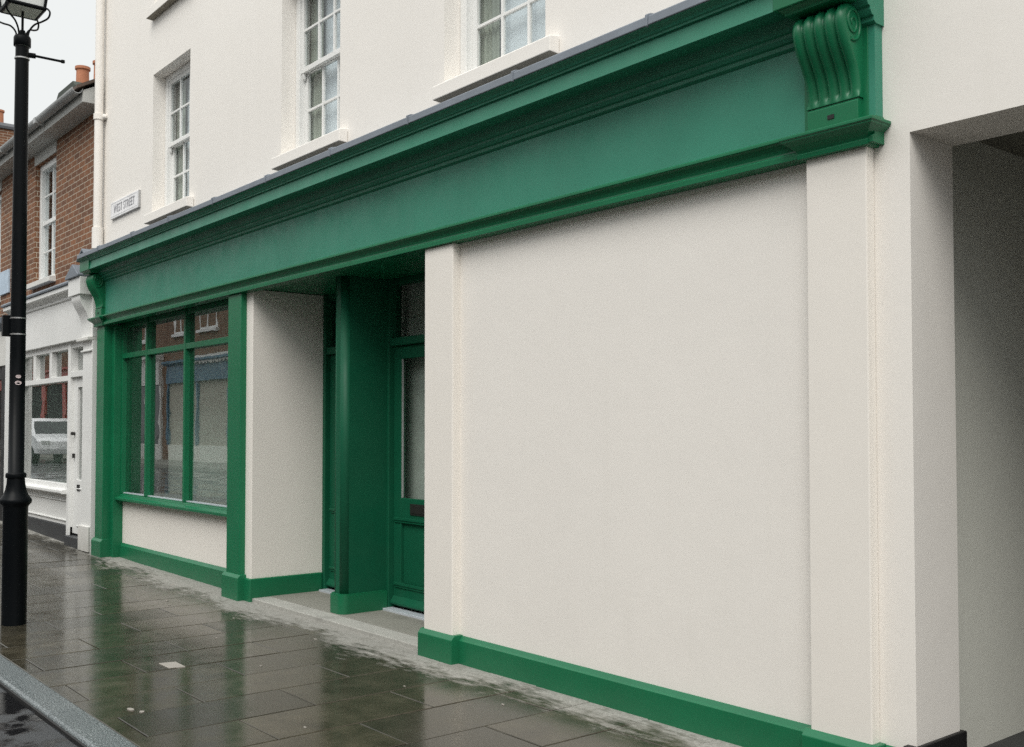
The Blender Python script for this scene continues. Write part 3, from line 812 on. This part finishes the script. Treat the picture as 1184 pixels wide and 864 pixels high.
    m.box(wx0-.08, wx0, y0, y1, .28, 2.70); m.box(wx0, wx1, y0, y1, 2.195, 2.265); m.box(wx0, wx1, y0, y1, 2.615, 2.70); m.box(wx0, wx1, y0+.02, y1, .76, .83)
    m.box(wx1-.05, wx1-.001, y0+.005, y1, .83, 2.195); 
    mul = [wx1-.85, wx1-1.66, wx1-2.4]
    for x in mul:
        if x > wx0+.2: m.box(x-.055, x+.055, y0+.004, y1, 2.265, 2.615)
    fr = m.build('shop_window', M['white'], h, bevel=.004)
    m = MB(); m.face([(wx0,NY+.03,.83),(wx1,NY+.03,.83),(wx1,NY+.03,2.195),(wx0,NY+.03,2.195)]); m.face([(wx0,NY+.03,2.265),(wx1,NY+.03,2.265),(wx1,NY+.03,2.615),(wx0,NY+.03,2.615)]); m.build('pane', M['glass'], fr)
    m = MB(); m.prism([(y1,.70),(y0-.07,.705),(y0-.08,.72),(y0-.08,.75),(y0-.06,.757),(y1,.77)], 'x', wx0-.08, wx1+.0); m.build('sill', M['white'], fr, bevel=.003)
    m = MB(); m.box(wx0-.08, wx1, NY-.0, NY+.05, .285, .70)
    m.box(wx0-.08, wx1, NY-.02, NY-.0, .60, .615); m.box(wx0-.08, wx1, NY-.02, NY-.0, .34, .355)
    m.build('stall_riser', M['white'], h, bevel=.003)
    m = MB(); m.box(wx0-.08, wx1+.1, NY-.03, NY+.05, -.05, .283); m.build('plinth', M['riser'], h, bevel=.004)
    m = MB(); m.box(x0+.02, wx0-.08, NY-.10, NY+.05, -.05, 3.3); m.build('party_pilaster', M['white'], h, bevel=.005)
    # inside
    m = MB(); m.box(x0+.1, x1-.2, NY+.06, 2.4, .70, .76); m.box(x0+.1, x1-.2, 2.3, 2.35, .05, 3.2); m.box(x0+.1, x1-.2, NY+.1, 2.3, 3.1, 3.15); m.box(x0+.02, x0+.08, NY+.1, 2.4, -.1, 3.2)
    m.build('shop_interior', M['backing'], h)
def shopfront_dark(h, x0, x1):
    m = MB(); m.box(x0+.3, x1-.02, NY-.08, NY+.05, 2.55, 3.1); m.build('fascia', M['offwhite'], h, bevel=.004)
    m = MB(); m.prism([(NY+.05,3.10),(NY-.08,3.10),(NY-.16,3.2),(NY-.2,3.21),(NY-.2,3.28),(NY+.05,3.34)], 'x', x0+.3, x1-.02); m.build('cornice', M['lead'], h, bevel=.003)
    m = MB(); m.box(x1-.35, x1-.0, NY-.06, NY+.05, -.05, 2.55); m.build('pilaster', M['black'], h, bevel=.004)
    m = MB(); m.box(x0, x1-.35, NY-.03, NY+.05, -.05, .55); m.box(x0, x1-.35, NY-.03, NY+.05, 2.35, 2.55)
    for k in range(5): m.box(x1-.42-k*1.25, x1-.35-k*1.25, NY-.035, NY+.05, .55, 2.35)
    fr = m.build('shop_window', M['black'], h, bevel=.004)
    m = MB(); m.face([(x0,NY+.02,.55),(x1-.42,NY+.02,.55),(x1-.42,NY+.02,2.35),(x0,NY+.02,2.35)]); m.build('pane', M['glass'], fr)
    m = MB(); m.box(x0+.05, x1-.4, 1.6, 1.7, -.05, 3.2); m.box(x0+.05, x1-.4, NY+.1, 1.6, .45, .5); m.build('shop_interior', M['blind'], h)
brick_house(-17.35, -13.12, 'orange brick house with white sash window and white shopfront, left of the green shop', [(-16.16,-15.13)], shopfront_white)
brick_house(-24.5, -17.37, 'farther brick house with dark shop window behind the lamp post, at the left edge', [(-19.15,-18.16), (-22.2,-21.2)], shopfront_dark)
m = MB(); m.box(-18.10, -17.52, NY-.03, NY-.002, 3.70, 4.07)
bs = m.build('wall_sign', M['bluesign'], bevel=.004); tag(bs, 'small pale blue sign board on the far brick wall behind the lamp post', 'sign')

def chimney(label, cx, cy, zb, zt, w, d, pots, mat, capmat):
    c = thing('chimney_stack', label, 'chimney', (cx, cy, zb))
    m = MB(); m.box(cx-w/2, cx+w/2, cy-d/2, cy+d/2, zb, zt-.18); m.build('stack', mat, c)
    m = MB(); m.box(cx-w/2-.05, cx+w/2+.05, cy-d/2-.05, cy+d/2+.05, zt-.18, zt-.09); m.prism([(cx-w/2-.03,zt-.09),(cx+w/2+.03,zt-.09),(cx+w/2-.12,zt+.03),(cx-w/2+.12,zt+.03)], 'y', cy-d/2-.03, cy+d/2+.03); m.build('crown', capmat, c, bevel=.015)
    for x, y in pots:
        m = MB(); m.lathe([(.13,zt),(.135,zt+.05),(.12,zt+.08),(.115,zt+.36),(.14,zt+.38),(.14,zt+.43),(.10,zt+.43),(.09,zt+.2)], cx+x, cy+y, 18); m.build('pot', M['terracotta'], c, smooth=False)
    return c
chimney('mossy chimney stack with terracotta pots above the brick house, beside the cream building', -20.45, 2.0, 6.4, 8.02, 1.15, .6, [(.12,-.05),(.62,.12)], M['moss'], M['moss'])
chimney('brick chimney stack with tall red pot at the left edge, behind the lamp post', -31.6, 3.1, 7.5, 10.05, 1.3, .7, [(.25,-.1)], M['brick'], M['slate'])

# ------------------------------------------------------------------ street lamp
LX, LY = -8.955, -1.92
lz = gz(LX)
lamp = thing('street_lamp', 'black cast iron lamp post with square lantern standing near the kerb', 'street lamp', (LX, LY, lz))
m = MB(); m.lathe([(.093,lz-.02),(.093,.93),(.098,.945),(.118,.965),(.121,.985),(.114,1.00),(.092,1.03),(.078,1.07),(.069,1.12),(.066,1.165)], LX, LY, 32)
b = m.build('base', M['black'], lamp)
m = MB(); m.lathe([(.073,1.165),(.077,1.172),(.077,1.195),(.072,1.205),(.060,1.21),(.058,2.2),(.055,3.2),(.050,4.66)], LX, LY, 28); sh = m.build('shaft', M['black'], lamp)
m = MB(); m.lathe([(.058,4.652),(.065,4.656),(.065,4.722),(.058,4.738),(.030,4.752),(.020,4.785)], LX, LY, 24); m.build('collar', M['black'], lamp)
for o in lamp.children:
    for p in o.data.polygons: p.use_smooth = len(p.vertices) == 4
for z in (4.55, 4.655): 
    m = MB(); m.lathe([(.054,z-.004),(.0575,z-.002),(.0575,z+.008),(.054,z+.01)], LX, LY, 24); m.build('strap', M['steel'], lamp, smooth=False)
m = MB(); m.tube([(LX,LY+.04,4.595),(LX,LY+.10,4.60)], .022, 10); m.tube([(LX,LY+.09,4.60),(LX,LY+.315,4.602)], .0105, 10); m.lathe([(.001,4.588),(.016,4.592),(.016,4.614),(.001,4.617)], LX, LY+.315, 10); m.build('ladder_bar', M['black'], lamp)
LB, LT = 4.955, 5.55
h0, h1 = .132, .200
m = MB()
for k in range(4):
    a = [(-1,-1),(1,-1),(1,1),(-1,1)][k]; b2 = [(-1,-1),(1,-1),(1,1),(-1,1)][(k+1)%4]
    m.tube([(LX+a[0]*h0,LY+a[1]*h0,LB),(LX+a[0]*h1,LY+a[1]*h1,LT)], .012, 8)
    m.tube([(LX+a[0]*h0,LY+a[1]*h0,LB+.0),(LX+b2[0]*h0,LY+b2[1]*h0,LB+.0)], .017, 8)
    m.tube([(LX+a[0]*h1,LY+a[1]*h1,LT),(LX+b2[0]*h1,LY+b2[1]*h1,LT)], .018, 8)
lf = m.build('lantern', M['black'], lamp)
m = MB(); m.frustum(LX, LY, LB+.012, h0-.006, LT-.01, h1-.006); m.build('pane', M['lampglass'], lf)
m = MB(); m.frustum(LX, LY, LB-.012, h0-.004, LB+.006, h0-.004); m.build('lantern_floor', M['greyreveal'], lf)
m = MB(); m.frustum(LX, LY, LT, h1+.02, LT+.24, .06); m.lathe([(.05,LT+.24),(.055,LT+.3),(.02,LT+.32),(.03,LT+.36),(.004,LT+.44)], LX, LY, 14); m.build('lantern_roof', M['black'], lf)
m = MB(); m.tube([(LX,LY,4.76),(LX,LY,LB)], .010, 8)
m.build('spindle', M['black'], lamp)
for sx, sy in ((-1,-1),(1,-1),(1,1),(-1,1)):
    pts = smooth_curve([(.045,4.70),(.056,4.775),(.100,4.828),(.165,4.852),(.215,4.880),(.228,4.925),(.205,4.955),(.180,4.958)], 6)
    m = MB(); m.tube([(LX+sx*r*.72, LY+sy*r*.72, z) for r, z in pts], .0075, 8); m.build('bracket', M['black'], lamp, smooth=True)
m = MB(); m.box(LX-.085, LX-.03, LY-.105, LY-.02, 2.30, 2.47); m.build('control_box', M['black'], lamp, bevel=.006)
for z in (2.315, 2.445):
    m = MB(); m.lathe([(.056,z-.006),(.0605,z-.005),(.0605,z+.005),(.056,z+.006)], LX, LY, 24); m.build('strap', M['steel'], lamp)
for dz, r0 in ((1.975, .017), (1.925, .021)):
    # stickers follow the round of the shaft on the side towards the street
    m = MB(); n = 12; an0 = math.atan2(-CAM_D - LY, 0 - LX) + .12
    vs = []
    for k in range(n):
        t = 2*math.pi*k/n; aa = an0 + r0*1.2*math.cos(t)/.06; vs.append((LX + .0605*math.cos(aa), LY + .0605*math.sin(aa), dz + r0*.8*math.sin(t)))
    m.face(vs); m.build('sticker', M['sticker'], lamp)

# ------------------------------------------------------------------ small things on the pavement
m = MB(); m.prism([(-6.84,-1.545),(-6.66,-1.545),(-6.63,-1.445),(-6.81,-1.44)], 'z', -.004, .006)
tag(m.build('stopcock_cover', M['scrap'], bevel=.002), 'small pale rectangular cover set in the wet paving', 'utility cover')
spots = [(-5.83,-2.08,.034),(-5.74,-2.05,.022),(-9.3,-.55,.025),(-9.05,-.62,.02),(-8.1,-.45,.016),(-10.2,-.15,.03),(-5.3,-.62,.012),(-6.35,-1.05,.012),(-4.6,-.42,.014),(-7.4,-.9,.012),(-4.9,-1.5,.012),(-6.9,-.35,.02)]
scr = None
for x, y, r in spots:
    m = MB(); n = 7; a0 = random.random()*6
    up = [(r*random.uniform(.6,1.2)*math.cos(a0+2*math.pi*k/n), r*random.uniform(.35,.7)*math.sin(a0+2*math.pi*k/n)) for k in range(n)]
    m.prism([(x+a, y+b) for a, b in up], 'z', gz(x)-.002, gz(x) + .004)
    o = m.build('paper_scrap', M['scrap']); tag(o, 'tiny pale scrap of litter lying on the wet paving', 'litter', 'pale scraps on the wet paving')

# ------------------------------------------------------------------ other side of the street (seen in the glass and in the wet ground)
OY = -10.5
def far_window(par, x0, x1, zs, zt):
    m = MB(); y = OY - .06
    m.box(x0, x0+.09, y, y+.07, zs, zt); m.box(x1-.09, x1, y, y+.07, zs, zt); m.box(x0+.09, x1-.09, y, y+.07, zt-.09, zt); m.box(x0+.09, x1-.09, y, y+.07, zs, zs+.08)
    xc = (x0+x1)/2; m.box(xc-.05, xc+.05, y, y+.07, zs+.08, zt-.09); m.box(x0+.09, xc-.05, y, y+.07, (zs+zt)/2-.025, (zs+zt)/2+.025); m.box(xc+.05, x1-.09, y, y+.07, (zs+zt)/2-.025, (zs+zt)/2+.025)
    m.box(x0-.1, x1+.1, y, y+.16, zs-.10, zs)
    fr = m.build('window', M['white'], par)
    m = MB(); m.face([(x0,y+.01,zs),(x1,y+.01,zs),(x1,y+.01,zt),(x0,y+.01,zt)]); m.build('pane', M['carglass'], fr)
def far_house(name, label, x0, x1, H, mat, wins, zs, zt):
    g0 = gz((x0+x1)/2)
    h = thing(name, label, 'building', ((x0+x1)/2, OY, g0))
    m = MB(); m.box(x0, x1, OY-8, OY, -.3, H); m.build('wall', mat, h)
    m = MB(); m.prism([(OY+.25,H),(OY+.25,H+.12),(OY-4,H+1.0),(OY-8.2,H+.1),(OY-8.2,H)], 'x', x0, x1); m.build('roof', M['slate'], h)
    m = MB(); m.box(x0, x1, OY+.001, OY+.24, H-.14, H-.005); m.build('gutter', M['offwhite'], h)
    for a, b in wins: far_window(h, a, b, zs, zt)
    return h, g0
def far_shop(h, g0, x0, x1, mat, zf0, zf1, riser, glassmat, npan=3, pw=.14):
    m = MB(); m.box(x0, x1, OY+.0, OY+.16, zf0, zf1); m.prism([(OY,zf1),(OY+.2,zf1),(OY+.34,zf1+.08),(OY+.34,zf1+.16),(OY,zf1+.22)], 'x', x0-.05, x1+.05); m.build('fascia', mat, h)
    m = MB(); m.box(x0, x1, OY, OY+.08, -.2, g0+.6); m.build('stall_riser', riser, h)
    m = MB(); n = npan
    for k in range(n+1):
        x = x0 + (x1-x0-pw)*k/n; m.box(x, x+pw, OY, OY+.11, g0+.6, zf0)
    fr = m.build('shop_window', mat, h)
    m = MB(); m.face([(x0,OY+.03,g0+.6),(x1,OY+.03,g0+.6),(x1,OY+.03,zf0),(x0,OY+.03,zf0)]); m.build('pane', glassmat, fr)
M['curt2'] = flat('net_drape', (.38,.35,.29), .8)
h, g0 = far_house('terrace_house', 'brown brick terrace with blue shopfront across the street, reflected in the bay window', -39.3, -30.2, 6.9, M['brick2'], [(-38.55,-37.2),(-36.2,-34.7),(-33.2,-31.8)], 5.15, 6.5)
far_shop(h, g0, -39.0, -30.6, M['blue'], 3.30, 3.95, M['greyreveal'], M['curt2'], 3)
m = MB(); m.box(-36.6, -30.9, OY+.16, OY+.28, 3.98, 4.20)
for k in range(19): m.prism([(-36.6+k*.3,3.98),(-36.3+k*.3,3.98),(-36.45+k*.3,3.88)], 'y', OY+.17, OY+.27)
m.build('awning_valance', M['offwhite'], h)
h, g0 = far_house('terrace_house', 'brown terrace with cream shopfront and white window across the street, reflected at bay left pane', -47.5, -39.32, 6.8, M['brick2'], [(-42.3,-40.9),(-45.8,-44.4)], 5.1, 6.4)
far_shop(h, g0, -47.2, -39.7, M['offwhite'], 3.30, 4.25, M['offwhite'], M['carglass'], 5)
h, g0 = far_house('terrace_house', 'reddish brick building with red pillars across the street, reflected in the white shop window', -66, -47.52, 8.4, M['brick'], [(-52,-50.6),(-56.5,-55.1),(-62,-60.6)], 6.0, 7.3)
far_shop(h, g0, -65.5, -47.8, M['red'], 3.75, 4.3, M['riser'], M['dark'], 5, .55)
h, g0 = far_house('terrace_house', 'pale rendered terrace across the street, mirrored in the wet pavement', -30.18, -14, 6.0, M['offwhite'], [(-28.5,-27.2),(-25,-23.7),(-21,-19.7),(-17.5,-16.2)], 4.2, 5.6)
far_shop(h, g0, -29.6, -14.6, M['riser'], 3.0, 3.6, M['riser'], M['carglass'], 6)
h, g0 = far_house('terrace_house', 'brown brick terrace directly across the street from the blank cream wall', -13.98, 10, 5.9, M['brick2'], [(-12,-10.7),(-8,-6.7),(-4,-2.7),(0,1.3),(5,6.3)], 4.2, 5.6)
far_shop(h, g0, -13.4, 9.5, M['offwhite'], 3.0, 3.6, M['riser'], M['carglass'], 8)

# parked car by the far kerb (its reflection fills the neighbour's window)
def car(cx, cy, label):
    z = gz(cx) - .115
    c = thing('parked_car', label, 'car', (cx, cy, z))
    Lh = 2.15
    side = [(-2.15,.42),(-2.17,.75),(-2.10,.98),(-1.95,1.06),(-1.80,1.50),(-1.62,1.66),(-.9,1.74),(.2,1.72),(.55,1.60),(1.15,1.12),(1.85,.98),(2.12,.84),(2.17,.55),(2.12,.36),(-2.1,.34)]
    m = MB(); W = .88
    secs = []
    for t, k in ((-1,0),(-.93,1),(.93,1),(1,0)):
        ring = []
        for x, zz in side:
            ins = .16 * max(0, (zz - 1.0) / .74)
            yy = t * W - math.copysign(ins, t); sx = x * (.985 if not k else 1); s2 = zz - (.03 if not k and zz > .9 else 0) + (.03 if not k and zz < .5 else 0)
            ring.append(m.bm.verts.new((cx + sx, cy + yy, z + s2)))
        secs.append(ring)
    n = len(side)
    for a, b in zip(secs, secs[1:]):
        for i in range(n): m.bm.faces.new([a[i], a[(i+1)%n], b[(i+1)%n], b[i]])
    m.bm.faces.new(secs[0]); m.bm.faces.new(list(reversed(secs[-1])))
    m.build('body', M['carwhite'], c, bevel=.02)
    for sg in (-1, 1):
        for pts in ([(-1.72,1.10),(-.62,1.10),(-.62,1.63),(-1.50,1.59)], [(-.54,1.10),(.90,1.10),(.42,1.56),(-.54,1.64)]):
            m = MB()
            f = [(cx + x, cy + sg * (W + .006 - .16 * max(0, (q - 1.0) / .74)), z + q) for x, q in pts]
            m.face(f); m.build('side_window', M['carglass'], c)
    m = MB(); m.face([(cx+1.16,cy-.72,z+1.13),(cx+1.16,cy+.72,z+1.13),(cx+.58,cy+.62,z+1.60),(cx+.58,cy-.62,z+1.60)]); m.build('windscreen', M['carglass'], c)
    m = MB(); m.face([(cx-1.955,cy-.72,z+1.10),(cx-1.955,cy+.72,z+1.10),(cx-1.80,cy+.62,z+1.54),(cx-1.80,cy-.62,z+1.54)]); m.build('rear_window', M['carglass'], c)
    for x in (-1.32, 1.32):
        for sg in (-1, 1):
            m = MB(); m.tube([(cx+x,cy+sg*.70,z+.33),(cx+x,cy+sg*.90,z+.33)], .33, 26); w = m.build('wheel', M['rubber'], c)
            m = MB(); m.tube([(cx+x,cy+sg*.895,z+.33),(cx+x,cy+sg*.915,z+.33)], .22, 20); m.build('rim', M['alloy'], w)
    for sg in (-1, 1):
        m = MB(); m.box(cx-2.18, cx-2.10, cy+sg*.62-.12, cy+sg*.62+.12, z+.80, z+1.0); m.build('tail_light', M['taillight'], c)
        m = MB(); m.box(cx+2.06, cx+2.15, cy+sg*.6-.15, cy+sg*.6+.15, z+.72, z+.86); m.build('headlight', M['lampglass'], c)
        m = MB(); m.box(cx+.72, cx+.90, cy+sg*.95-.08, cy+sg*.95+.08, z+1.08, z+1.22); m.build('door_mirror', M['dark'], c, bevel=.02)
    return c
car(-43.2, -7.4, 'white hatchback parked across the street, reflected in the white shop window')

# ------------------------------------------------------------------ sky, sun, camera
SUN_EL, SUN_AZ = R(50), R(38)                  # high behind the camera's left shoulder
sdir = Vector((math.sin(SUN_AZ) * math.cos(SUN_EL), -math.cos(SUN_AZ) * math.cos(SUN_EL), math.sin(SUN_EL)))
w = bpy.data.worlds.new('World'); sc.world = w; w.use_nodes = True
nt = w.node_tree; bg = nt.nodes['Background']
sky = nt.nodes.new('ShaderNodeTexSky'); sky.sky_type = 'NISHITA'; sky.sun_disc = False
sky.sun_elevation = SUN_EL; sky.sun_rotation = math.atan2(sdir.x, sdir.y); sky.air_density = 1.0; sky.dust_density = 5.0
hs = N(nt, 'ShaderNodeHueSaturation', Saturation=.15); L(nt, sky.outputs[0], hs.inputs['Color'])
tc = nt.nodes.new('ShaderNodeTexCoord'); sp = nt.nodes.new('ShaderNodeSeparateXYZ'); L(nt, tc.outputs['Generated'], sp.inputs[0])
cl = N(nt, 'ShaderNodeTexNoise', Scale=2.2, Detail=5.0, Roughness=.5); L(nt, tc.outputs['Generated'], cl.inputs['Vector'])
grad = mrange(nt, sp.outputs['Z'], .36, .95, 9.15, 21.5)
grad = mth(nt, 'MULTIPLY', grad, mrange(nt, cl.outputs['Fac'], .3, .7, .997, 1.003))
cb = nt.nodes.new('ShaderNodeCombineColor'); 
L(nt, mth(nt, 'MULTIPLY', grad, .972), cb.inputs[0]); L(nt, grad, cb.inputs[1]); L(nt, mth(nt, 'MULTIPLY', grad, .995), cb.inputs[2])
L(nt, mixc(nt, .97, hs.outputs[0], cb.outputs[0]), bg.inputs['Color'])
bg.inputs['Strength'].default_value = .1

sl = bpy.data.lights.new('sun', 'SUN'); sl.energy = 1.95; sl.angle = R(35); sl.color = (1, .965, .90)
so = bpy.data.objects.new('sun', sl); col.objects.link(so); so.location = (-10, -10, 20)
so.rotation_euler = sdir.to_track_quat('Z', 'Y').to_euler()

cam = bpy.data.cameras.new('camera'); co_ = bpy.data.objects.new('camera', cam); col.objects.link(co_)
yaw = math.atan2(982, 1200); pit = R(1.75)
F = Vector((-math.cos(yaw) * math.cos(pit), math.sin(yaw) * math.cos(pit), math.sin(pit)))
co_.location = (0, -CAM_D, CAM_H); co_.rotation_euler = F.to_track_quat('-Z', 'Y').to_euler()
cam.sensor_width = 36; cam.lens = 1200 / 1184 * 36; cam.shift_y = 28.34 / 1184
cam.clip_end = 2000; cam.clip_start = .05
sc.camera = co_
sc.view_settings.view_transform = 'Standard'; sc.view_settings.look = 'None'; sc.view_settings.exposure = 0; sc.view_settings.gamma = 1
sc.render.engine = 'CYCLES'
sc.cycles.use_denoising = False
sc.cycles.use_adaptive_sampling = False
sc.cycles.max_bounces = 8
sc.cycles.transparent_max_bounces = 12
sc.cycles.sample_clamp_indirect = 6
